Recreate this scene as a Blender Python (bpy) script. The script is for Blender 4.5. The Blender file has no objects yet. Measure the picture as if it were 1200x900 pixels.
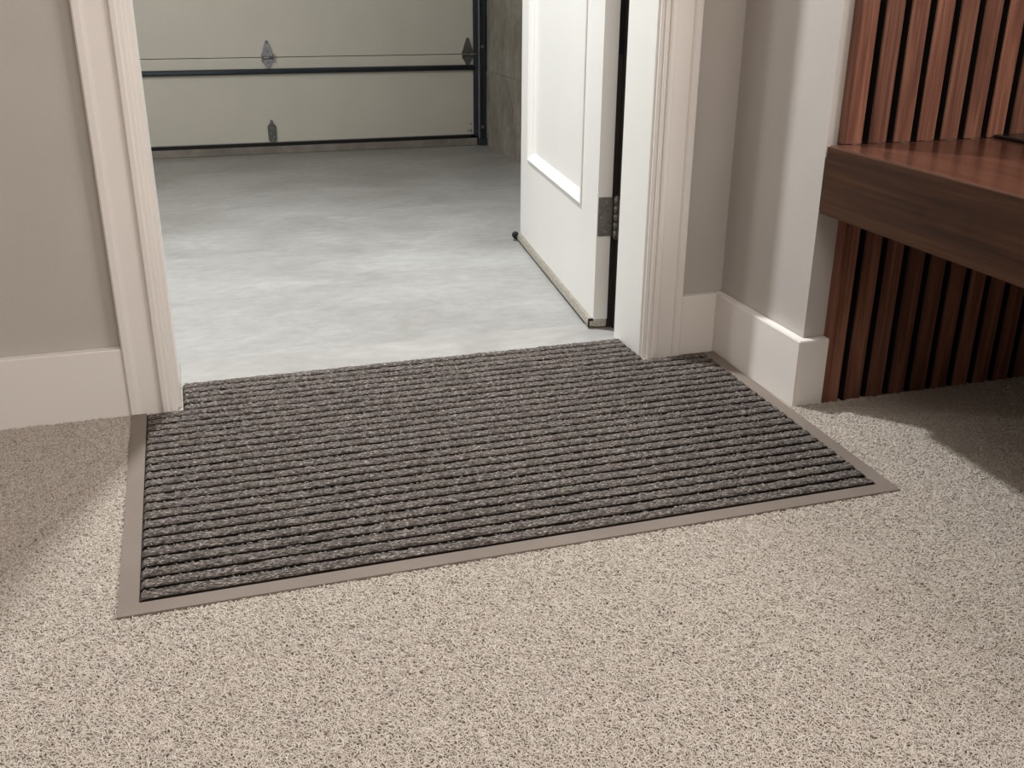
import bpy, bmesh, math, random
import numpy as np
from mathutils import Vector, Matrix, noise

random.seed(4)
rng = np.random.default_rng(7)
sc = bpy.context.scene
C = sc.collection

# ------------------------------------------------------------------ camera
F_PX, YAW, PIT, ROL = 1181.16, 0.3107, -0.3865, 0.0068
CAM = Vector((0.0564, -1.7333, 0.7142))
fw = Vector((math.sin(YAW) * math.cos(PIT), math.cos(YAW) * math.cos(PIT), math.sin(PIT)))
rt = Vector((math.cos(YAW), -math.sin(YAW), 0))
up = rt.cross(fw)
r2 = rt * math.cos(ROL) + up * math.sin(ROL)
u2 = -rt * math.sin(ROL) + up * math.cos(ROL)
cd = bpy.data.cameras.new('camera')
cd.sensor_width = 36.0
cd.lens = F_PX / 1200 * 36
cd.clip_start = 0.02
cam = bpy.data.objects.new('camera', cd)
C.objects.link(cam)
m = Matrix((r2, u2, -fw)).transposed().to_4x4()
m.translation = CAM
cam.matrix_world = m
sc.camera = cam

# ------------------------------------------------------------------ world, lights, exposure
w = bpy.data.worlds.new('world')
sc.world = w
w.use_nodes = True
w.node_tree.nodes['Background'].inputs[0].default_value = (0.75, 0.85, 1.0, 1)
w.node_tree.nodes['Background'].inputs[1].default_value = 0.3


def light(name, kind, loc, energy, color, aim=None, **kw):
    d = bpy.data.lights.new(name, kind)
    d.energy = energy
    d.color = color
    for k, v in kw.items():
        setattr(d, k, v)
    o = bpy.data.objects.new(name, d)
    o.location = loc
    if aim is not None:
        o.rotation_euler = (Vector(aim) - Vector(loc)).to_track_quat('-Z', 'Y').to_euler()
    C.objects.link(o)
    return o


# adjustable downlight in the garage ceiling just beyond the doorway
light('garage_downlight', 'SPOT', (0.24, 0.66, 2.36), 262, (0.95, 0.985, 1.0), aim=(0.34, 0.0, 0),
      spot_size=math.radians(112), spot_blend=1.0, shadow_soft_size=0.055)
# unseen fill light added to brighten the garage door
light('garage_fill_light', 'AREA', (-1.2, 1.0, 1.6), 25, (1.0, 0.98, 0.94), aim=(0.8, 2.6, 0.9),
      shape='RECTANGLE', size=1.0, size_y=0.7)
# added overhead fill, window above the bench, added weak fill behind the viewer
light('room_overhead_fill', 'AREA', (0.0, -2.1, 2.40), 11, (1.0, 0.94, 0.88), aim=(0.0, -2.1, 0),
      shape='RECTANGLE', size=0.9, size_y=0.9)
light('room_bench_window_light', 'AREA', (1.74, -1.55, 1.45), 38, (1.0, 0.95, 0.91), aim=(0.0, -1.2, 1.0),
      shape='RECTANGLE', size=1.0, size_y=1.0)
light('room_back_fill', 'AREA', (0.9, -3.75, 1.7), 24, (1.0, 0.93, 0.875), aim=(0.3, 0, 0.7),
      shape='RECTANGLE', size=1.3, size_y=1.2)

vs = sc.view_settings
vs.view_transform = 'Standard'
vs.look = 'None'
vs.exposure = 0.0
vs.gamma = 1.0
vs.use_curve_mapping = False


# ------------------------------------------------------------------ materials
def new_mat(name):
    mt = bpy.data.materials.new(name)
    mt.use_nodes = True
    nt = mt.node_tree
    b = nt.nodes['Principled BSDF']
    return mt, nt, b


def N(nt, t, **kw):
    n = nt.nodes.new(t)
    for k, v in kw.items():
        if k.startswith('_'):
            n.inputs[k[1:].replace('_', ' ')].default_value = v
        else:
            setattr(n, k, v)
    return n


def ramp(nt, fac, stops):
    r = N(nt, 'ShaderNodeValToRGB')
    e = r.color_ramp.elements
    while len(e) < len(stops):
        e.new(0.5)
    for i, (p, c) in enumerate(stops):
        e[i].position = p
        e[i].color = (*c, 1)
    nt.links.new(fac, r.inputs[0])
    return r.outputs[0]


def coords(nt, scale=(1, 1, 1), kind='Object'):
    tc = N(nt, 'ShaderNodeTexCoord')
    mp = N(nt, 'ShaderNodeMapping')
    mp.inputs['Scale'].default_value = scale
    nt.links.new(tc.outputs[kind], mp.inputs[0])
    return mp.outputs[0]


def paint(name, col, rough=0.5, var=0.04, bscale=350, bstr=0.06, spec=0.4):
    mt, nt, b = new_mat(name)
    v = coords(nt)
    n1 = N(nt, 'ShaderNodeTexNoise', _Scale=6.0, _Detail=4.0)
    nt.links.new(v, n1.inputs['Vector'])
    c = ramp(nt, n1.outputs[0], [(0.3, tuple(x * (1 - var) for x in col)), (0.7, tuple(min(1, x * (1 + var)) for x in col))])
    nt.links.new(c, b.inputs['Base Color'])
    n2 = N(nt, 'ShaderNodeTexNoise', _Scale=float(bscale), _Detail=2.0)
    nt.links.new(v, n2.inputs['Vector'])
    bp = N(nt, 'ShaderNodeBump', _Strength=bstr, _Distance=0.002)
    nt.links.new(n2.outputs[0], bp.inputs['Height'])
    nt.links.new(bp.outputs[0], b.inputs['Normal'])
    b.inputs['Roughness'].default_value = rough
    b.inputs['Specular IOR Level'].default_value = spec
    return mt


M = {}
M['wall'] = paint('wall_paint', (0.485, 0.45, 0.418), 0.6, 0.03, 260, 0.12, 0.35)
M['trim'] = paint('trim_paint', (0.79, 0.745, 0.705), 0.38, 0.015, 90, 0.03)
M['door'] = paint('door_paint', (0.83, 0.82, 0.79), 0.36, 0.012, 90, 0.03)
M['ceiling'] = paint('ceiling_paint', (0.8, 0.78, 0.75), 0.8)
M['garage_wall'] = paint('garage_drywall', (0.62, 0.61, 0.58), 0.7)
M['gdoor'] = paint('garage_door_paint', (0.56, 0.54, 0.475), 0.45, 0.03, 500, 0.15)
M['blue_black'] = paint('blue_black_steel', (0.03, 0.039, 0.05), 0.38, 0.2, 60, 0.05)
M['black_rubber'] = paint('black_rubber', (0.008, 0.007, 0.007), 0.7, 0.1)
M['gap_brown'] = paint('gap_dark_brown', (0.04, 0.031, 0.026), 0.6, 0.1)
M['pad'] = paint('black_pad', (0.014, 0.016, 0.014), 0.22, 0.1, 200, 0.05, 0.6)


def metal(name, col, rough=0.35, met=0.9):
    mt, nt, b = new_mat(name)
    v = coords(nt)
    n = N(nt, 'ShaderNodeTexNoise', _Scale=140.0, _Detail=4.0)
    nt.links.new(v, n.inputs['Vector'])
    c = ramp(nt, n.outputs[0], [(0.3, tuple(x * 0.75 for x in col)), (0.7, tuple(min(1, x * 1.2) for x in col))])
    nt.links.new(c, b.inputs['Base Color'])
    b.inputs['Metallic'].default_value = met
    b.inputs['Roughness'].default_value = rough
    return mt


M['galv'] = metal('galvanised_steel', (0.25, 0.26, 0.27), 0.42, 0.6)
M['galv_dull'] = metal('dull_galvanised_steel', (0.13, 0.13, 0.12), 0.55, 0.5)
M['pewter'] = metal('pewter_hinge', (0.17, 0.155, 0.14), 0.4, 0.5)
M['alu'] = metal('door_sweep_aluminium', (0.52, 0.48, 0.42), 0.45, 0.6)
M['track_edge'] = metal('track_edge_steel', (0.30, 0.31, 0.33), 0.4, 0.7)


def concrete(name, lo, mid, hi, rough, sc1=1.6):
    mt, nt, b = new_mat(name)
    v = coords(nt)
    v2 = coords(nt, (1, 1.7, 1))
    n1 = N(nt, 'ShaderNodeTexNoise', _Scale=sc1, _Detail=9.0, _Roughness=0.62, _Distortion=0.6)
    nt.links.new(v2, n1.inputs['Vector'])
    n2 = N(nt, 'ShaderNodeTexNoise', _Scale=22.0, _Detail=8.0, _Roughness=0.7)
    nt.links.new(v2, n2.inputs['Vector'])
    mx = N(nt, 'ShaderNodeMix', data_type='FLOAT', _Factor=0.38)
    nt.links.new(n1.outputs[0], mx.inputs['A'])
    nt.links.new(n2.outputs[0], mx.inputs['B'])
    c = ramp(nt, mx.outputs[0], [(0.36, lo), (0.5, mid), (0.62, hi)])
    nt.links.new(c, b.inputs['Base Color'])
    rr = N(nt, 'ShaderNodeMapRange')
    rr.inputs['To Min'].default_value = rough - 0.12
    rr.inputs['To Max'].default_value = rough + 0.15
    nt.links.new(n1.outputs[0], rr.inputs[0])
    nt.links.new(rr.outputs[0], b.inputs['Roughness'])
    n3 = N(nt, 'ShaderNodeTexNoise', _Scale=160.0, _Detail=4.0)
    nt.links.new(v, n3.inputs['Vector'])
    bp = N(nt, 'ShaderNodeBump', _Strength=0.12, _Distance=0.002)
    nt.links.new(n3.outputs[0], bp.inputs['Height'])
    nt.links.new(bp.outputs[0], b.inputs['Normal'])
    return mt


M['slab'] = concrete('garage_floor_concrete', (0.255, 0.246, 0.232), (0.315, 0.309, 0.297), (0.38, 0.378, 0.37), 0.5, 2.2)
M['sill'] = concrete('sill_concrete', (0.28, 0.27, 0.255), (0.33, 0.32, 0.305), (0.38, 0.37, 0.355), 0.55, 5.0)
M['curb'] = concrete('curb_concrete', (0.15, 0.135, 0.115), (0.21, 0.19, 0.165), (0.27, 0.25, 0.22), 0.7, 5.0)
M['cwall'] = concrete('cast_concrete_wall', (0.17, 0.15, 0.125), (0.25, 0.228, 0.195), (0.34, 0.32, 0.285), 0.75, 4.5)


def wood(name, cols, axis, rough=0.36, scale=1.0, coat=0.15):
    """grain runs along axis; tone shifts from piece to piece"""
    mt, nt, b = new_mat(name)
    tc = N(nt, 'ShaderNodeTexCoord')
    oi = N(nt, 'ShaderNodeObjectInfo')
    off = N(nt, 'ShaderNodeVectorMath', operation='SCALE')
    off.inputs[0].default_value = (37.0, 53.0, 71.0)
    nt.links.new(oi.outputs['Random'], off.inputs['Scale'])
    add = N(nt, 'ShaderNodeVectorMath', operation='ADD')
    nt.links.new(tc.outputs['Object'], add.inputs[0])
    nt.links.new(off.outputs[0], add.inputs[1])
    s = [38.0 * scale] * 3
    s[axis] = 2.2 * scale
    mp = N(nt, 'ShaderNodeMapping')
    mp.inputs['Scale'].default_value = s
    nt.links.new(add.outputs[0], mp.inputs[0])
    n1 = N(nt, 'ShaderNodeTexNoise', _Scale=1.0, _Detail=6.0, _Roughness=0.6, _Distortion=0.9)
    nt.links.new(mp.outputs[0], n1.inputs['Vector'])
    s2 = [260.0 * scale] * 3
    s2[axis] = 6.0 * scale
    mp2 = N(nt, 'ShaderNodeMapping')
    mp2.inputs['Scale'].default_value = s2
    nt.links.new(add.outputs[0], mp2.inputs[0])
    n2 = N(nt, 'ShaderNodeTexNoise', _Scale=1.0, _Detail=3.0)
    nt.links.new(mp2.outputs[0], n2.inputs['Vector'])
    mx = N(nt, 'ShaderNodeMix', data_type='FLOAT', _Factor=0.35)
    nt.links.new(n1.outputs[0], mx.inputs['A'])
    nt.links.new(n2.outputs[0], mx.inputs['B'])
    c = ramp(nt, mx.outputs[0], [(0.30, cols[0]), (0.48, cols[1]), (0.70, cols[2])])
    hs = N(nt, 'ShaderNodeHueSaturation')
    mr = N(nt, 'ShaderNodeMapRange')
    mr.inputs['To Min'].default_value = 0.72
    mr.inputs['To Max'].default_value = 1.25
    nt.links.new(oi.outputs['Random'], mr.inputs[0])
    nt.links.new(mr.outputs[0], hs.inputs['Value'])
    nt.links.new(c, hs.inputs['Color'])
    nt.links.new(hs.outputs[0], b.inputs['Base Color'])
    bp = N(nt, 'ShaderNodeBump', _Strength=0.12, _Distance=0.001)
    nt.links.new(n2.outputs[0], bp.inputs['Height'])
    nt.links.new(bp.outputs[0], b.inputs['Normal'])
    b.inputs['Roughness'].default_value = rough
    b.inputs['Coat Weight'].default_value = coat
    b.inputs['Coat Roughness'].default_value = 0.25
    return mt


M['slat'] = wood('slat_wood', [(0.06, 0.022, 0.014), (0.148, 0.059, 0.037), (0.31, 0.15, 0.093)], 2, 0.42)
M['slat'].node_tree.nodes['Principled BSDF'].inputs['Specular IOR Level'].default_value = 0.3
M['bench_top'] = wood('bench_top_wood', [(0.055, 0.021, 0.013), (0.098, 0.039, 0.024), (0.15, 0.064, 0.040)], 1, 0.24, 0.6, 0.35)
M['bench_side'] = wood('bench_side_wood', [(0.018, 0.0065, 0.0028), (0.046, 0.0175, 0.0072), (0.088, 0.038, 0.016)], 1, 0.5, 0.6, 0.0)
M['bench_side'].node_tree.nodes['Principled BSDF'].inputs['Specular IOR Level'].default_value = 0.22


def yarn(name, cols, rough=0.9):
    mt, nt, b = new_mat(name)
    oi = N(nt, 'ShaderNodeObjectInfo')
    c = ramp(nt, oi.outputs['Random'], [(0.0, cols[0]), (0.5, cols[1]), (1.0, cols[2])])
    nt.links.new(c, b.inputs['Base Color'])
    b.inputs['Roughness'].default_value = rough
    b.inputs['Specular IOR Level'].default_value = 0.15
    b.inputs['Sheen Weight'].default_value = 0.15
    return mt


M['pile'] = yarn('carpet_yarn', [(0.39, 0.338, 0.287), (0.475, 0.418, 0.362), (0.56, 0.502, 0.445)])
M['backing'] = paint('carpet_backing', (0.47, 0.41, 0.35), 0.95, 0.1, 400, 0.6, 0.1)


def rib_mat():
    mt, nt, b = new_mat('mat_rib_fibre')
    v = coords(nt, (1, 1, 1))
    v2 = coords(nt, (0.35, 1, 1))
    n1 = N(nt, 'ShaderNodeTexNoise', _Scale=420.0, _Detail=3.0, _Roughness=0.7)
    nt.links.new(v2, n1.inputs['Vector'])
    n0 = N(nt, 'ShaderNodeTexNoise', _Scale=14.0, _Detail=3.0)
    nt.links.new(v, n0.inputs['Vector'])
    mx = N(nt, 'ShaderNodeMix', data_type='FLOAT', _Factor=0.07)
    nt.links.new(n1.outputs[0], mx.inputs['A'])
    nt.links.new(n0.outputs[0], mx.inputs['B'])
    c = ramp(nt, mx.outputs[0], [(0.34, (0.022, 0.018, 0.015)), (0.48, (0.092, 0.077, 0.069)), (0.58, (0.17, 0.147, 0.133)), (0.68, (0.46, 0.42, 0.385))])
    nt.links.new(c, b.inputs['Base Color'])
    bp = N(nt, 'ShaderNodeBump', _Strength=0.8, _Distance=0.0015)
    nt.links.new(n1.outputs[0], bp.inputs['Height'])
    nt.links.new(bp.outputs[0], b.inputs['Normal'])
    b.inputs['Roughness'].default_value = 0.9
    b.inputs['Specular IOR Level'].default_value = 0.15
    return mt


M['rib'] = rib_mat()
M['groove'] = paint('mat_groove_rubber_shade', (0.016, 0.013, 0.011), 0.85, 0.2, 300, 0.4, 0.15)
M['border'] = paint('mat_border_rubber', (0.195, 0.158, 0.132), 0.7, 0.10, 520, 0.35, 0.25)
M['fleck_light'] = paint('mat_fleck_light', (0.40, 0.36, 0.325), 0.9, 0.1, 100, 0.0, 0.1)
M['fleck_dark'] = paint('mat_fleck_dark', (0.05, 0.04, 0.036), 0.9, 0.1, 100, 0.0, 0.1)


# ------------------------------------------------------------------ mesh helpers
def link(name, me, mat, parent=None):
    o = bpy.data.objects.new(name, me)
    C.objects.link(o)
    if mat is not None and not me.materials:
        me.materials.append(mat)
    if parent is not None:
        o.parent = parent
    return o


def tag(o, label=None, cat=None, group=None, kind=None):
    if label: o['label'] = label
    if cat: o['category'] = cat
    if group: o['group'] = group
    if kind: o['kind'] = kind
    return o


def struct(o, label):
    return tag(o, label, None, None, 'structure')


def empty(name, loc, rz=0.0):
    o = bpy.data.objects.new(name, None)
    o.empty_display_size = 0.1
    o.location = loc
    o.rotation_euler = (0, 0, rz)
    C.objects.link(o)
    return o


def bm_box(bm, a, b):
    g = bmesh.ops.create_cube(bm, size=1.0)
    for v in g['verts']:
        v.co = Vector([(a[i] + b[i]) / 2 + v.co[i] * (b[i] - a[i]) for i in range(3)])
    return g['verts']


def box(name, a, b, mat, parent=None, bevel=0.0, seg=2):
    bm = bmesh.new()
    bm_box(bm, a, b)
    if bevel > 0:
        bmesh.ops.bevel(bm, geom=bm.edges[:], offset=bevel, segments=seg, affect='EDGES', profile=0.5)
    me = bpy.data.meshes.new(name)
    bm.to_mesh(me)
    bm.free()
    return link(name, me, mat, parent)


def boxes(name, lst, mat, parent=None):
    bm = bmesh.new()
    for a, b in lst:
        bm_box(bm, a, b)
    me = bpy.data.meshes.new(name)
    bm.to_mesh(me)
    bm.free()
    return link(name, me, mat, parent)


def prism(name, pts, z0, z1, mat, parent=None, bevel=0.0, T=None):
    """extrude a polygon (x, y) along z; T maps the result"""
    bm = bmesh.new()
    lo = [bm.verts.new((x, y, z0)) for x, y in pts]
    hi = [bm.verts.new((x, y, z1)) for x, y in pts]
    n = len(pts)
    bm.faces.new(lo)
    bm.faces.new(hi)
    for i in range(n):
        bm.faces.new((lo[i], lo[(i + 1) % n], hi[(i + 1) % n], hi[i]))
    bmesh.ops.recalc_face_normals(bm, faces=bm.faces[:])
    if bevel:
        bmesh.ops.bevel(bm, geom=bm.edges[:], offset=bevel, segments=2, affect='EDGES')
    if T is not None:
        bmesh.ops.transform(bm, matrix=T, verts=bm.verts[:])
        bmesh.ops.recalc_face_normals(bm, faces=bm.faces[:])
    me = bpy.data.meshes.new(name)
    bm.to_mesh(me)
    bm.free()
    return link(name, me, mat, parent)


def cyl(name, p0, p1, r, mat, parent=None, seg=16, smooth=True):
    p0, p1 = Vector(p0), Vector(p1)
    d = p1 - p0
    bm = bmesh.new()
    bmesh.ops.create_cone(bm, cap_ends=True, segments=seg, radius1=r, radius2=r, depth=d.length)
    bmesh.ops.bevel(bm, geom=[e for e in bm.edges if len([f for f in e.link_faces if len(f.verts) > 4]) == 1],
                    offset=min(r * 0.25, d.length * 0.2), segments=2, affect='EDGES')
    q = d.to_track_quat('Z', 'Y').to_matrix().to_4x4()
    q.translation = (p0 + p1) / 2
    bmesh.ops.transform(bm, matrix=q, verts=bm.verts[:])
    if smooth:
        for f in bm.faces:
            if len(f.verts) == 4: f.smooth = True
    me = bpy.data.meshes.new(name)
    bm.to_mesh(me)
    bm.free()
    return link(name, me, mat, parent)


# ------------------------------------------------------------------ measured layout (metres)
W = 0.88            # clear doorway width, left jamb at x = 0
JD = 0.128          # wall / jamb depth
XR = 1.0545         # return wall plane
YP = -0.297         # front of the return
YS = -0.303         # slat faces
ZB, TH = 0.461, 0.110
YG = 2.7123         # garage door plane
XG = 1.354          # garage side wall
HB, BT = 0.125, 0.018
MAT_Y = 0.090       # back edge of mat / start of concrete
XL0, XR1, YB = -1.6, 1.78, -4.0
ZC = 2.45
GX0 = -1.35

# ------------------------------------------------------------------ setting: floors, walls, ceilings
fl = boxes('floor', [((XL0, YB, -0.06), (XR1, 0.0, 0.0)), ((0.0, 0.0, -0.06), (W, MAT_Y, 0.0))], M['backing'])
struct(fl, 'beige carpet backing of the living room floor')
gf = boxes('garage_floor', [((GX0 - 0.1, 0.226, -0.08), (XG + 0.15, YG + 0.25, -0.002)),
                             ((GX0 - 0.1, JD, -0.08), (0.0, 0.226, -0.002)), ((W + 0.03, JD, -0.08), (XG + 0.15, 0.226, -0.002))], M['slab'])
struct(gf, 'smooth mottled grey concrete garage floor')
sill = box('threshold', (0.0, MAT_Y, -0.06), (W + 0.03, 0.226, 0.001), M['sill'], None, 0.0015)
struct(sill, 'pale concrete threshold strip between mat and garage slab')

wl = box('wall_left', (XL0, 0.0, 0.0), (-0.02, JD, ZC), M['wall'])
struct(wl, 'greige painted wall left of the doorway')
wr = box('wall_right', (W + 0.02, 0.0, 0.0), (XR, JD, ZC), M['wall'])
struct(wr, 'short greige wall between door casing and return')
wh = box('wall_header', (-0.02, 0.0, 2.06), (W + 0.02, JD, ZC), M['wall'])
struct(wh, 'greige wall above the doorway')
ret = box('wall_return', (XR, YP, 0.0), (XR1, JD, ZC), M['wall'])
struct(ret, 'greige return wall with outside corner beside the bench')
for nm, a, b, lb in (
        ('wall_side_left', (XL0 - 0.1, YB, 0), (XL0, JD, ZC), 'greige side wall of the living room'),
        ('wall_side_right', (XR1, YB, 0), (XR1 + 0.1, JD, ZC), 'greige wall behind the bench'),
        ('wall_behind', (XL0, YB - 0.1, 0), (XR1, YB, ZC), 'greige wall facing the doorway')):
    struct(box(nm, a, b, M['wall']), lb)
struct(box('ceiling', (XL0, YB, ZC), (XR1, JD, ZC + 0.1), M['ceiling']), 'white living room ceiling')

# garage shell
struct(box('wall_garage_left', (GX0 - 0.1, JD, -0.003), (GX0, YG + 0.25, ZC), M['garage_wall']), 'pale garage side wall')
struct(box('wall_garage_house', (GX0, JD, -0.003), (-0.03, JD + 0.012, ZC), M['garage_wall']), 'garage side drywall left of the doorway')
struct(box('ceiling_garage', (GX0, JD, ZC), (XG, YG + 0.25, ZC + 0.1), M['garage_wall']), 'pale garage ceiling')
gw = empty('wall_garage_right', (XG, 1.4, 0))
struct(gw, 'cast concrete garage side wall with a pour joint')
lower = box('concrete_lift', (0.0, -1.27, -0.003), (0.15, 1.56, 0.319), M['cwall'], gw, 0.0015)
upper = box('concrete_lift', (0.003, -1.27, 0.319), (0.15, 1.56, ZC), M['cwall'], gw, 0.0015)
struct(box('wall_garage_front', (GX0, YG + 0.10, 0), (XG, YG + 0.25, ZC), M['cwall']), 'dark garage front wall behind the sectional door')

# ------------------------------------------------------------------ door frame: jambs and casings
struct(box('trim_1', (-0.02, 0.0, 0.0), (0.0, JD, 2.06), M['trim'], None, 0.0012), 'white left door jamb board')
jr = box('trim_2', (W, 0.0, 0.0), (W + 0.02, JD, 2.06), M['door'], None, 0.0015)
struct(jr, 'white right door jamb board beside the open door')
ws = box('gap_strip', (0.8865, 0.190, 0.0015), (0.93, 0.199, 0.568), M['gap_brown'], jr, 0.001)  # dark strips added to stand in for the unlit gap behind the door
ws['label'] = 'dark brown strip added across the dark door gap'
ws = box('gap_strip', (0.8865, 0.190, 0.568), (0.93, 0.199, 2.05), M['black_rubber'], jr, 0.001)
ws['label'] = 'black strip added across the dark door gap'
boxes('rabbet', [((W + 0.02, JD, 0.0015), (W + 0.05, 0.199, 2.06))], M['gap_brown'], jr)
struct(box('trim_3', (-0.02, 0.0, 2.06 - 0.02), (W + 0.02, JD, 2.0601), M['trim'], None, 0.001), 'white head jamb board')

prof = [(0.006, 0.0), (0.006, -0.007), (0.0085, -0.0095), (0.0125, -0.0095), (0.0125, -0.0155), (0.0145, -0.0178),
        (0.0195, -0.0175), (0.0195, -0.0225), (0.022, -0.0252), (0.029, -0.0252), (0.0315, -0.022), (0.0315, -0.0165),
        (0.066, -0.0175), (0.0685, -0.0215), (0.072, -0.0235), (0.081, -0.0235), (0.0835, -0.021), (0.0835, 0.0)]
cl = prism('trim_4', [(-x, y) for x, y in prof], 0.0, 2.12, M['trim'])
struct(cl, 'white moulded door casing left of the doorway')
cr = prism('trim_5', [(W - 0.002 + x * 0.97, y) for x, y in prof], 0.0, 2.12, M['trim'])
struct(cr, 'white moulded door casing right of the doorway')

# ------------------------------------------------------------------ baseboards
def baseboard(name, a, b, label, corner=None):
    """flat board with an eased top edge between plan points"""
    o = box(name, a, b, M['trim'], None, 0.002)
    return struct(o, label)


baseboard('baseboard_left', (XL0, -BT, 0.0), (-0.0835, 0.0, HB), 'tall white baseboard on the wall left of the doorway')
baseboard('baseboard_right', (W - 0.002 + 0.0835 * 0.97, -BT, 0.0), (XR - BT, 0.0, HB), 'short white baseboard between casing and return')
br = prism('baseboard_return', [(XR - BT, 0.0), (XR - BT, YP - BT), (1.103, YP - BT), (1.103, YP), (XR, YP), (XR, 0.0)], 0.0, HB, M['trim'], None, 0.0016)
struct(br, 'white baseboard wrapping the outside corner by the slats')

# ------------------------------------------------------------------ slatted wall
sb = boxes('wall_slats', [((1.076, -0.2972, 0.462), (XR1, -0.2935, ZC)), ((1.099, -0.2972, 0.0), (XR1, -0.2935, 0.350))], M['black_rubber'])
sb.data.transform(Matrix.Identity(4))
struct(sb, 'black backing of the slatted wood wall beside the bench')
# cut depth for the gaps: backing sits proud of the return, slats stand in front of it
SD = 0.020
def slat(x0, x1, z0, z1, first=False):
    bm = bmesh.new()
    bm_box(bm, (-(x1 - x0) / 2, 0.0, 0.0), ((x1 - x0) / 2, SD, z1 - z0))
    bmesh.ops.bevel(bm, geom=bm.edges[:], offset=0.0011, segments=2, affect='EDGES')
    bm.normal_update()
    for f in bm.faces:
        side = abs(f.normal.x) > 0.8
        if side and not (first and f.normal.x < 0):
            f.material_index = 1
    me = bpy.data.meshes.new('slat')
    bm.to_mesh(me)
    bm.free()
    me.materials.append(M['slat'])
    me.materials.append(M['black_rubber'])
    o = link('slat', me, None, sb)
    o.location = ((x0 + x1) / 2, YS - 0.0142, z0)
    return o


PITCH, GAP = 0.0470, 0.0125
for (xs, first_gap, z0, z1) in ((1.0735, 1.1065, 0.4611, ZC), (1.0955, 1.1285, 0.0, 0.350)):
    x0, g = xs, first_gap
    while x0 < XR1 - 0.01:
        slat(x0, min(g, XR1 - 0.001), z0, z1, x0 == xs)
        x0, g = g + GAP, g + PITCH

# ------------------------------------------------------------------ bench
bn = empty('floating_bench', (XR, YS, 0.0))
tag(bn, 'thick dark reddish wood floating bench fixed against the slatted wall', 'bench')
YE = -1.9 - YS
XO = -0.0125
y_end = YS - 0.0145 - YS
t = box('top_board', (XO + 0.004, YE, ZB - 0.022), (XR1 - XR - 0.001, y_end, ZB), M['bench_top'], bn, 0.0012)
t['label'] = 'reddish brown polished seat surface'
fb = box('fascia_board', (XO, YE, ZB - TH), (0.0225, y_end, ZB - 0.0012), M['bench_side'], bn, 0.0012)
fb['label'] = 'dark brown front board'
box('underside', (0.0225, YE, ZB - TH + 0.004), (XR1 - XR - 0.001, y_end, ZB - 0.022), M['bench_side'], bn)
box('end_gap_shade', (0.0005, y_end, ZB - TH + 0.001), (0.0185, -0.2974 - YS, ZB - 0.0225), M['black_rubber'], bn)  # black block standing in for the shadow gap at the bench end
pd = box('seat_pad', (1.366, -1.2, ZB), (1.74, YS - 0.016, ZB + 0.006), M['pad'], None, 0.0022)
tag(pd, 'thin glossy black pad lying on the wooden bench', 'pad')

# ------------------------------------------------------------------ open door
DA = math.atan2(0.094, 0.794)
dr = empty('door_1', (0.8568, 0.188, 0.0), -DA)      # local +y runs along the door, +x is its thickness
struct(dr, 'white panelled door standing open into the garage')
DW, DT, DZ0, DZ1 = 0.803, 0.031, 0.022, 2.045
P0, P1, PZ0, PZ1 = 0.128, 0.700, 0.246, 1.90
box('stile', (0, 0, DZ0), (DT, P0, DZ1), M['door'], dr, 0.0008)
box('stile', (0, P1, DZ0), (DT, DW, DZ1), M['door'], dr, 0.0008)
box('rail', (0, P0, DZ0), (DT, P1, PZ0), M['door'], dr)
box('rail', (0, P0, PZ1), (DT, P1, DZ1), M['door'], dr)
box('panel', (0.013, P0, PZ0), (DT - 0.004, P1, PZ1), M['door'], dr)


def moulding(name, path_a, path_b, inward, parent):
    """small ogee strip lying in the panel corner, mitred by simple overlap"""
    a, b, n = Vector(path_a), Vector(path_b), Vector(inward)
    out = Vector((-1, 0, 0))
    pr = [(0.0, 0.013), (0.0, -0.003), (0.003, -0.0045), (0.006, -0.003), (0.008, 0.001), (0.016, 0.006), (0.018, 0.010), (0.022, 0.013)]
    bm = bmesh.new()
    t = (b - a).normalized()
    A, B = [], []
    for i_, o_ in pr:
        off = n * i_ + Vector((o_, 0, 0))
        A.append(bm.verts.new(a + off + t * i_))
        B.append(bm.verts.new(b + off - t * i_))
    k = len(pr)
    for i in range(k):
        bm.faces.new((A[i], A[(i + 1) % k], B[(i + 1) % k], B[i]))
    bm.faces.new(A)
    bm.faces.new(B)
    bmesh.ops.recalc_face_normals(bm, faces=bm.faces[:])
    me = bpy.data.meshes.new(name)
    bm.to_mesh(me)
    bm.free()
    return link(name, me, M['door'], parent)


moulding('panel_moulding', (0, P0, PZ0), (0, P1, PZ0), (0, 0, 1), dr)
moulding('panel_moulding', (0, P0, PZ1), (0, P1, PZ1), (0, 0, -1), dr)
moulding('panel_moulding', (0, P0, PZ0), (0, P0, PZ1), (0, 1, 0), dr)
moulding('panel_moulding', (0, P1, PZ0), (0, P1, PZ1), (0, -1, 0), dr)

# door sweep: aluminium carrier on the face, rubber bulb ends
sw = prism('door_sweep', [(-0.0095, 0.006), (-0.0095, 0.012), (-0.006, 0.019), (-0.001, 0.0225), (0.004, 0.0225), (0.004, 0.006)],
           0.004, DW - 0.002, M['alu'], dr, 0, Matrix(((1, 0, 0, 0), (0, 0, 1, 0), (0, 1, 0, 0), (0, 0, 0, 1))))
sw['label'] = 'aluminium door sweep'
box('sweep_core', (0.004, 0.003, 0.0045), (DT - 0.001, DW - 0.003, 0.0218), M['alu'], dr)
box('sweep_seal', (-0.0105, 0.0, 0.0035), (-0.0075, 0.006, 0.0205), M['black_rubber'], dr, 0.001)
box('sweep_seal', (-0.0105, 0.0, 0.0185), (0.0005, 0.005, 0.0238), M['black_rubber'], dr, 0.001)
cyl('sweep_seal', (-0.012, DW - 0.004, 0.013), (-0.012, DW + 0.016, 0.013), 0.010, M['black_rubber'], dr)

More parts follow.
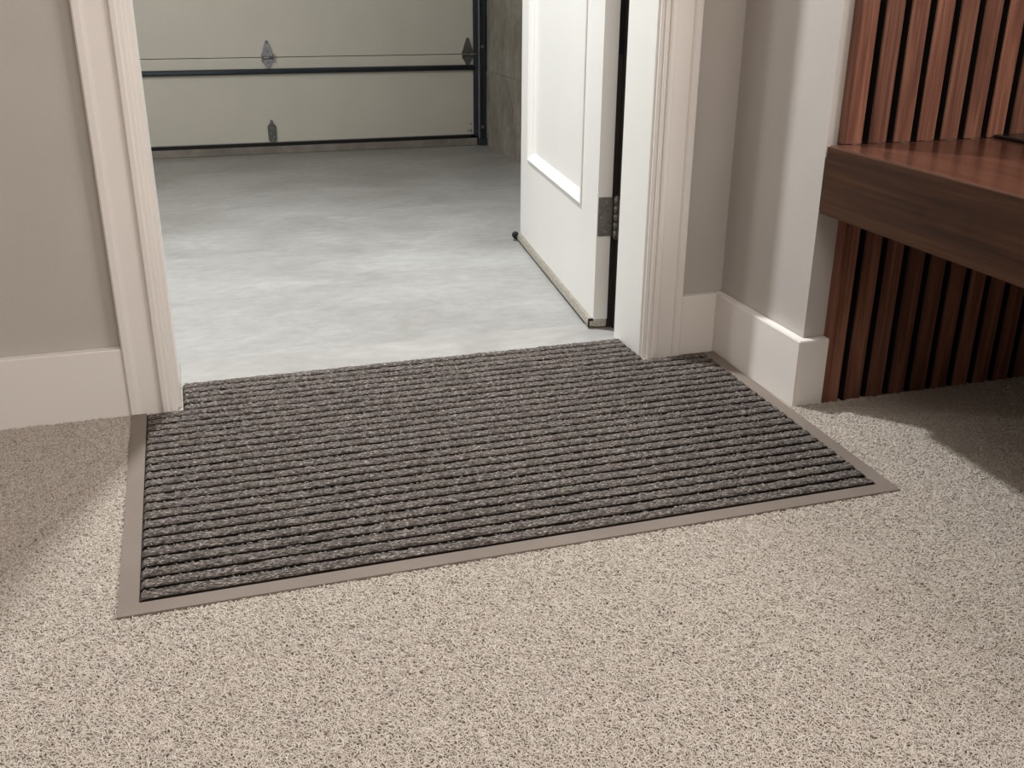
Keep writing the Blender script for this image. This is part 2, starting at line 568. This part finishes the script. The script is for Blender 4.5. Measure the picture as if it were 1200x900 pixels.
# hinge on the door edge
hz0, hz1 = 0.2055, 0.2875
hg = box('hinge', (0.002, -0.0025, hz0), (0.034, 0.0006, hz1), M['pewter'], dr, 0.0012)
hg['label'] = 'pewter butt hinge'
kx, ky = 0.0375, -0.012
for i in range(5):
    h = (hz1 - hz0 + 0.004) / 5
    cyl('knuckle', (kx, ky, hz0 - 0.002 + i * h + 0.0004), (kx, ky, hz0 - 0.002 + (i + 1) * h - 0.0004), 0.0056, M['pewter'], hg)
cyl('pin', (kx, ky, hz0 - 0.005), (kx, ky, hz1 + 0.005), 0.0034, M['pewter'], hg)
box('jamb_leaf', (kx + 0.002, ky - 0.006, hz0 - 0.005), (kx + 0.014, ky - 0.003, hz1 - 0.003), M['pewter'], hg, 0.0008)
for sx, sz in ((0.018, hz0 + 0.010), (0.009, (hz0 + hz1) / 2), (0.018, hz1 - 0.010)):
    cyl('screw', (sx, -0.0038, sz), (sx, -0.001, sz), 0.0037, M['galv'], hg, 12)

# ------------------------------------------------------------------ garage door, track
gd = empty('door_2', (0.08, YG, 0.0))
struct(gd, 'beige sectional garage door seen from inside')
DXL, DXR = -1.35 - 0.08 + 0.06, 1.296 - 0.08
zc = [0.046, 0.3895, 0.80, 1.21, 1.62, 2.03]
for i in range(5):
    s = box('section', (DXL, 0.0, zc[i] + (0.0012 if i else 0)), (DXR, 0.045, zc[i + 1] - 0.0012), M['gdoor'], gd, 0.0012)
for i in range(5):
    z = zc[i + 1]
    if i == 0:
        cyl('strut', (DXL + 0.005, -0.010, 0.334), (DXR + 0.003, -0.010, 0.334), 0.0105, M['blue_black'], gd)
box('strut_flange', (DXL + 0.005, -0.004, 0.3235), (DXR + 0.003, 0.0, 0.3455), M['blue_black'], gd, 0.001)
box('bottom_seal', (DXL, -0.002, 0.030), (DXR - 0.012, 0.03, 0.0455), M['black_rubber'], gd, 0.002)
box('bottom_retainer', (DXL, -0.004, 0.0455), (DXR, 0.0, 0.0485), M['galv'], gd)


def leaf_hinge(x, zmid, mat):
    """spade-shaped leaves above and below a rolled knuckle"""
    T = Matrix(((1, 0, 0, x), (0, 0, 1, 0), (0, 1, 0, zmid), (0, 0, 0, 1)))
    up_ = [(-0.0205, 0.004), (-0.0205, 0.020), (-0.017, 0.034), (-0.008, 0.058), (-0.0055, 0.066), (0, 0.069), (0.0055, 0.066), (0.008, 0.058), (0.017, 0.034), (0.0205, 0.020), (0.0205, 0.004)]
    lo_ = [(px, -py * 0.72) for px, py in up_]
    h = prism('hinge', up_, -0.0035, 0.0, mat, gd, 0, T)
    prism('hinge_leaf', lo_, -0.0035, 0.0, mat, h, 0, T)
    cyl('knuckle', (x - 0.026, -0.006, zmid), (x + 0.026, -0.006, zmid), 0.0055, mat, h, 12)
    for s in (-1, 1):
        box('ear', (x + s * 0.0235 - 0.002, -0.012, zmid - 0.018), (x + s * 0.0235 + 0.002, 0.0, zmid + 0.016), mat, h, 0.0008)
    for px, pz, r in ((0, 0.060, 0.0042), (0, 0.024, 0.0036), (0.001, -0.019, 0.0036), (0, -0.044, 0.0036)):
        cyl('screw', (x + px, -0.006, zmid + pz), (x + px, -0.003, zmid + pz), r, M['galv_dull'], h, 10)
    return h


leaf_hinge(0.4185 - 0.08, 0.3885, M['galv'])
h2 = leaf_hinge(1.2705 - 0.08, 0.3885, M['galv_dull'])
T = Matrix(((1, 0, 0, 0.413 - 0.08), (0, 0, 1, 0), (0, 1, 0, 0), (0, 0, 0, 1)))
bb = prism('bottom_bracket', [(-0.012, 0.047), (-0.017, 0.056), (-0.0185, 0.112), (-0.013, 0.120), (-0.007, 0.124), (-0.006, 0.134), (0, 0.140), (0.006, 0.134),
                              (0.007, 0.124), (0.013, 0.120), (0.0185, 0.112), (0.017, 0.056), (0.012, 0.047)], -0.0045, 0.0, M['galv_dull'], gd, 0, T)
for px, pz in ((0, 0.130), (0, 0.105), (-0.006, 0.085), (0.006, 0.070), (0, 0.055)):
    cyl('screw', (0.333 + px, -0.0075, pz), (0.333 + px, -0.004, pz), 0.0034, M['galv'], bb, 10)
cyl('roller_stem', (1.276 - 0.08, -0.012, 0.3885), (1.318 - 0.08, -0.012, 0.3885), 0.0055, M['galv_dull'], gd, 10)
for px, pz in ((1.270, 0.063), (1.281, 0.066), (1.284, 0.060), (1.283, 0.093)):
    cyl('rivet', (px - 0.08, -0.002, pz), (px - 0.08, 0.001, pz), 0.0035, M['galv_dull'], gd, 10)

tk = empty('garage_door_track', (1.325, YG, 0.0))
tag(tk, 'dark blue-black steel vertical track beside the garage door', 'track')
box('flange', (-0.0275, -0.010, 0.040), (-0.0105, 0.03, 2.2), M['blue_black'], tk, 0.001)
box('rail_lip', (-0.0105, -0.024, 0.0305), (-0.0055, 0.03, 2.2), M['track_edge'], tk, 0.001)
box('mounting_angle', (-0.0055, -0.008, 0.0305), (0.0255, 0.03, 2.2), M['blue_black'], tk, 0.001)
boxes('base_bracket', [((-0.010, -0.022, 0.0), (0.027, 0.06, 0.030))], M['blue_black'], tk)
for pz in (0.078, 0.42):
    cyl('bolt', (0.009, -0.0145, pz), (0.009, -0.006, pz), 0.007, M['galv'], tk, 6, False)
cyl('bolt', (-0.019, -0.0145, 0.060), (-0.019, -0.009, 0.060), 0.005, M['galv_dull'], tk, 6, False)
cb = box('garage_curb', (GX0, YG - 0.004, -0.002), (1.312, YG + 0.10, 0.030), M['curb'], None, 0.003)
struct(cb, 'low concrete curb under the garage door')

# ------------------------------------------------------------------ floor mat
MX0, MX1, MY0 = -0.0815, 1.016, -0.641
MXB = 1.0335
BW = 0.0245
mt_ = empty('floor_mat', (0.45, -0.3, 0.0))
tag(mt_, 'charcoal ribbed entrance mat with taupe border laid through the doorway', 'mat')
OX, OY = 0.45, -0.3


def mbox(name, x0, x1, y0, y1, z0, z1, mat, bevel=0.0):
    return box(name, (x0 - OX, y0 - OY, z0), (x1 - OX, y1 - OY, z1), mat, mt_, bevel)


def mpoly(name, pts, z0, z1, mat, bevel=0.0):
    return prism(name, [(x - OX, y - OY) for x, y in pts], z0, z1, mat, mt_, bevel)


BY = -0.024   # back edge beside the casings
BH = 0.0065
mpoly('border', [(MX0, MY0), (MX1, MY0), (MXB, BY - 0.002), (0.958, BY - 0.002), (0.958, BY - 0.014), (MXB - BW, BY - 0.014),
                 (MX1 - BW, MY0 + BW), (MX0 + BW, MY0 + BW), (MX0 + BW, BY), (MX0, BY)], 0.0005, BH, M['border'])
mpoly('base', [(MX0 + BW, MY0 + BW), (MX1 - BW, MY0 + BW), (MXB - BW, BY - 0.014), (0.93, BY - 0.014), (0.93, BY), (0.877, BY), (0.877, MAT_Y),
               (0.003, MAT_Y), (0.003, BY), (MX0 + BW, BY)], 0.0005, 0.0035, M['groove'])

RP = 0.0254
RW = 0.0180
RHT = 0.0097
y = MAT_Y - 0.001
NP = 15
A0 = math.radians(-50)
ridx = 0
tips = []
while y > MY0 + BW + 0.006:
    y1 = y
    y0 = max(y - RW, MY0 + BW + 0.001)
    yc = (y0 + y1) / 2
    if y1 > BY + 0.0005:
        xa, xb = 0.004, 0.876
    elif y1 > BY - 0.014:
        xa, xb = MX0 + BW + 0.001, 0.945
    else:
        xa, xb = MX0 + BW + 0.001, MX1 + (MXB - MX1) * (yc - MY0) / (BY - MY0) - BW - 0.001
    # a rib that would straddle the casing line keeps to the clear opening
    if y1 > BY - 0.001 and y0 < BY:
        xa, xb = 0.004, 0.876
    nx = int((xb - xa) / 0.0022)
    ph = random.uniform(0, 50)
    hw = (y1 - y0) / 2
    vs_, fs_ = [], []
    for i in range(nx + 1):
        x = xa + (xb - xa) * i / nx
        endf = min(1.0, min(i, nx - i) / 1.5 * 0.55 + 0.45)
        sway = 0.0011 * noise.noise((x * 9, ph, 0.3)) + 0.0007 * noise.noise((x * 40, ph, 5.0))
        hh = RHT * (1 + 0.13 * noise.noise((x * 22, ph, 2.0)))
        for j in range(NP):
            a = A0 + (math.pi - 2 * A0) * j / (NP - 1)
            cx_ = math.cos(a)
            yy = math.copysign(abs(cx_) ** 0.8, cx_) * hw * 0.97
            sa = math.sin(a)
            zz = (0.0052 + math.copysign(abs(sa) ** 0.8, sa) * (hh - 0.0052)) * endf
            if 0 < j < NP - 1:
                d = noise.noise((x * 170, yy * 260 + ph * 7, zz * 200)) * 0.0007 + noise.noise((x * 60, yy * 120 + ph * 3, 7.0)) * 0.0006
                zz += d * max(0.2, 0.4 + sa)
                yy += d * cx_ * 0.6
                # shallow crease along the crown, as the tufts part
                zz -= 0.0007 * math.exp(-((yy + 0.001) / 0.0022) ** 2) * (0.7 + noise.noise((x * 60, ph, 9.0)))
            vs_.append((x, yy + (sway if 0 < j < NP - 1 else 0), 0.0025 + zz))
    for i in range(nx):
        for j in range(NP - 1):
            k = i * NP + j
            fs_.append((k, k + 1, k + NP + 1, k + NP))
    fs_.append(tuple(range(NP - 1, -1, -1)))
    fs_.append(tuple(nx * NP + j for j in range(NP)))
    me = bpy.data.meshes.new('rib')
    me.from_pydata([(vx - OX, vy + yc - OY, vz) for vx, vy, vz in vs_], [], fs_)
    me.polygons.foreach_set('use_smooth', [True] * len(fs_))
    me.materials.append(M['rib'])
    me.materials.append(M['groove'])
    dark = [1 if (j < 3 or j > NP - 5) else 0 for i in range(nx) for j in range(NP - 1)] + [0, 0]  # lower rib flanks take the groove colour as painted shade
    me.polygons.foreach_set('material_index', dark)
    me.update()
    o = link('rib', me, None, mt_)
    tips.append((xa, xb, yc, hw))
    y -= RP
    ridx += 1


def fibre_mesh(name, count_per_m, mat, lmin, lmax, wd, seed):
    r = np.random.default_rng(seed)
    V, Fc = [], []
    for xa, xb, yc, hw in tips:
        n = int((xb - xa) * count_per_m)
        xs = r.uniform(xa + 0.004, xb - 0.004, n)
        a = r.uniform(0.5, math.pi - 0.5, n)
        c = np.cos(a)
        ys = yc + np.sign(c) * np.abs(c) ** 0.8 * hw * 0.97
        zs = 0.003 + 0.0052 + np.sin(a) ** 0.8 * (RHT - 0.0052) + 0.0001
        ang = r.normal(0, 0.55, n)
        L = r.uniform(lmin, lmax, n)
        dx, dy = np.cos(ang) * L / 2, np.sin(ang) * L / 2
        px, py = -np.sin(ang) * wd, np.cos(ang) * wd
        b0 = len(V)
        lift = r.uniform(0.0003, 0.0012, n)
        for i in range(n):
            sl = -c[i] * 0.35
            V += [(xs[i] - dx[i] - px[i] - OX, ys[i] - dy[i] - py[i] - OY, zs[i] - dy[i] * sl * 0.5),
                  (xs[i] - dx[i] + px[i] - OX, ys[i] - dy[i] + py[i] - OY, zs[i] - dy[i] * sl * 0.5),
                  (xs[i] + px[i] - OX, ys[i] + py[i] - OY, zs[i] + lift[i]),
                  (xs[i] - px[i] - OX, ys[i] - py[i] - OY, zs[i] + lift[i]),
                  (xs[i] + dx[i] + px[i] - OX, ys[i] + dy[i] + py[i] - OY, zs[i]),
                  (xs[i] + dx[i] - px[i] - OX, ys[i] + dy[i] - py[i] - OY, zs[i])]
            k = b0 + i * 6
            Fc += [(k, k + 1, k + 2, k + 3), (k + 3, k + 2, k + 4, k + 5)]
    me = bpy.data.meshes.new(name)
    me.from_pydata(V, [], Fc)
    o = link(name, me, mat, mt_)
    o['kind'] = 'stuff'
    return o


fibre_mesh('loose_fibres', 260, M['fleck_light'], 0.002, 0.0055, 0.00042, 3)
fibre_mesh('loose_fibres', 200, M['fleck_dark'], 0.002, 0.006, 0.0005, 5)

# ------------------------------------------------------------------ carpet pile (uncountable loops)
rects = [(XL0 + 0.75, MX0, -1.5, -BT - 0.001), (MX0, MX1, -1.5, MY0), (MX1, XR1, -1.5, MY0)]
vv, ff = [], []
for x0, x1, y0, y1 in rects:
    k = len(vv)
    vv += [(x0, y0, 0.0004), (x1, y0, 0.0004), (x1, y1, 0.0004), (x0, y1, 0.0004)]
    ff.append((k, k + 1, k + 2, k + 3))
k = len(vv)
vv += [(MX1, MY0, 0.0004), (XR1, MY0, 0.0004), (XR1, YP - BT - 0.003, 0.0004), (MX1 + (MXB - MX1) * 0.53, YP - BT - 0.003, 0.0004)]
ff.append((k, k + 1, k + 2, k + 3))
me = bpy.data.meshes.new('carpet_pile')
me.from_pydata(vv, [], ff)
pile = link('carpet_pile', me, M['backing'])
tag(pile, 'beige frieze carpet pile around the entrance mat', 'carpet', None, 'stuff')

gn = bpy.data.node_groups.new('pile_nodes', 'GeometryNodeTree')
gn.interface.new_socket('Geometry', in_out='INPUT', socket_type='NodeSocketGeometry')
gn.interface.new_socket('Geometry', in_out='OUTPUT', socket_type='NodeSocketGeometry')
gi = gn.nodes.new('NodeGroupInput')
go = gn.nodes.new('NodeGroupOutput')
L = gn.links.new
dist = gn.nodes.new('GeometryNodeDistributePointsOnFaces')
dist.inputs['Density'].default_value = 275000.0
dist.inputs['Seed'].default_value = 3
L(gi.outputs[0], dist.inputs['Mesh'])
join = gn.nodes.new('GeometryNodeJoinGeometry')
circ = gn.nodes.new('GeometryNodeCurvePrimitiveCircle')
circ.inputs['Resolution'].default_value = 5
circ.inputs['Radius'].default_value = 0.00095
var = [((-0.0055, 0, -0.001), (0.0005, 0.0055, 0.0075), (0.0055, 0.0005, 0.0012)),
       ((-0.0045, 0.001, -0.001), (-0.0015, -0.005, 0.0085), (0.0048, 0.002, 0.0008)),
       ((-0.006, 0, -0.001), (0.002, 0.0038, 0.0068), (0.006, -0.0028, 0.002)),
       ((-0.0036, 0, -0.001), (0.0, 0.006, 0.0095), (0.0042, 0.001, 0.0015))]
setm = gn.nodes.new('GeometryNodeSetMaterial')
setm.inputs['Material'].default_value = M['pile']
for a_, b_, c_ in var:
    q = gn.nodes.new('GeometryNodeCurveQuadraticBezier')
    q.inputs['Resolution'].default_value = 5
    q.inputs['Start'].default_value = a_
    q.inputs['Middle'].default_value = b_
    q.inputs['End'].default_value = c_
    cm = gn.nodes.new('GeometryNodeCurveToMesh')
    L(q.outputs[0], cm.inputs['Curve'])
    L(circ.outputs[0], cm.inputs['Profile Curve'])
    ss = gn.nodes.new('GeometryNodeSetShadeSmooth')
    L(cm.outputs[0], ss.inputs[0])
    sm = gn.nodes.new('GeometryNodeSetMaterial')
    sm.inputs['Material'].default_value = M['pile']
    L(ss.outputs[0], sm.inputs[0])
    g2 = gn.nodes.new('GeometryNodeGeometryToInstance')
    L(sm.outputs[0], g2.inputs[0])
    L(g2.outputs[0], join.inputs[0])
iop = gn.nodes.new('GeometryNodeInstanceOnPoints')
iop.inputs['Pick Instance'].default_value = True
L(dist.outputs['Points'], iop.inputs['Points'])
L(join.outputs[0], iop.inputs['Instance'])
ri = gn.nodes.new('FunctionNodeRandomValue')
ri.data_type = 'INT'
ri.inputs['Min'].default_value = 0
for s_ in ri.inputs:
    if s_.type == 'INT' and s_.name == 'Max': s_.default_value = 3
    if s_.type == 'INT' and s_.name == 'Min': s_.default_value = 0
L([s_ for s_ in ri.outputs if s_.type == 'INT'][0], iop.inputs['Instance Index'])
rv = gn.nodes.new('FunctionNodeRandomValue')
rv.data_type = 'FLOAT_VECTOR'
rv.inputs[0].default_value = (-0.55, -0.55, 0)
rv.inputs[1].default_value = (0.55, 0.55, 6.283)
L(rv.outputs[0], iop.inputs['Rotation'])
rs = gn.nodes.new('FunctionNodeRandomValue')
rs.data_type = 'FLOAT'
fl_in = [s_ for s_ in rs.inputs if s_.type == 'VALUE']
fl_in[0].default_value, fl_in[1].default_value = 0.55, 0.9
L([s_ for s_ in rs.outputs if s_.type == 'VALUE'][0], iop.inputs['Scale'])
j2 = gn.nodes.new('GeometryNodeJoinGeometry')
L(gi.outputs[0], j2.inputs[0])
L(iop.outputs[0], j2.inputs[0])
L(j2.outputs[0], go.inputs[0])
md = pile.modifiers.new('pile', 'NODES')
md.node_group = gn
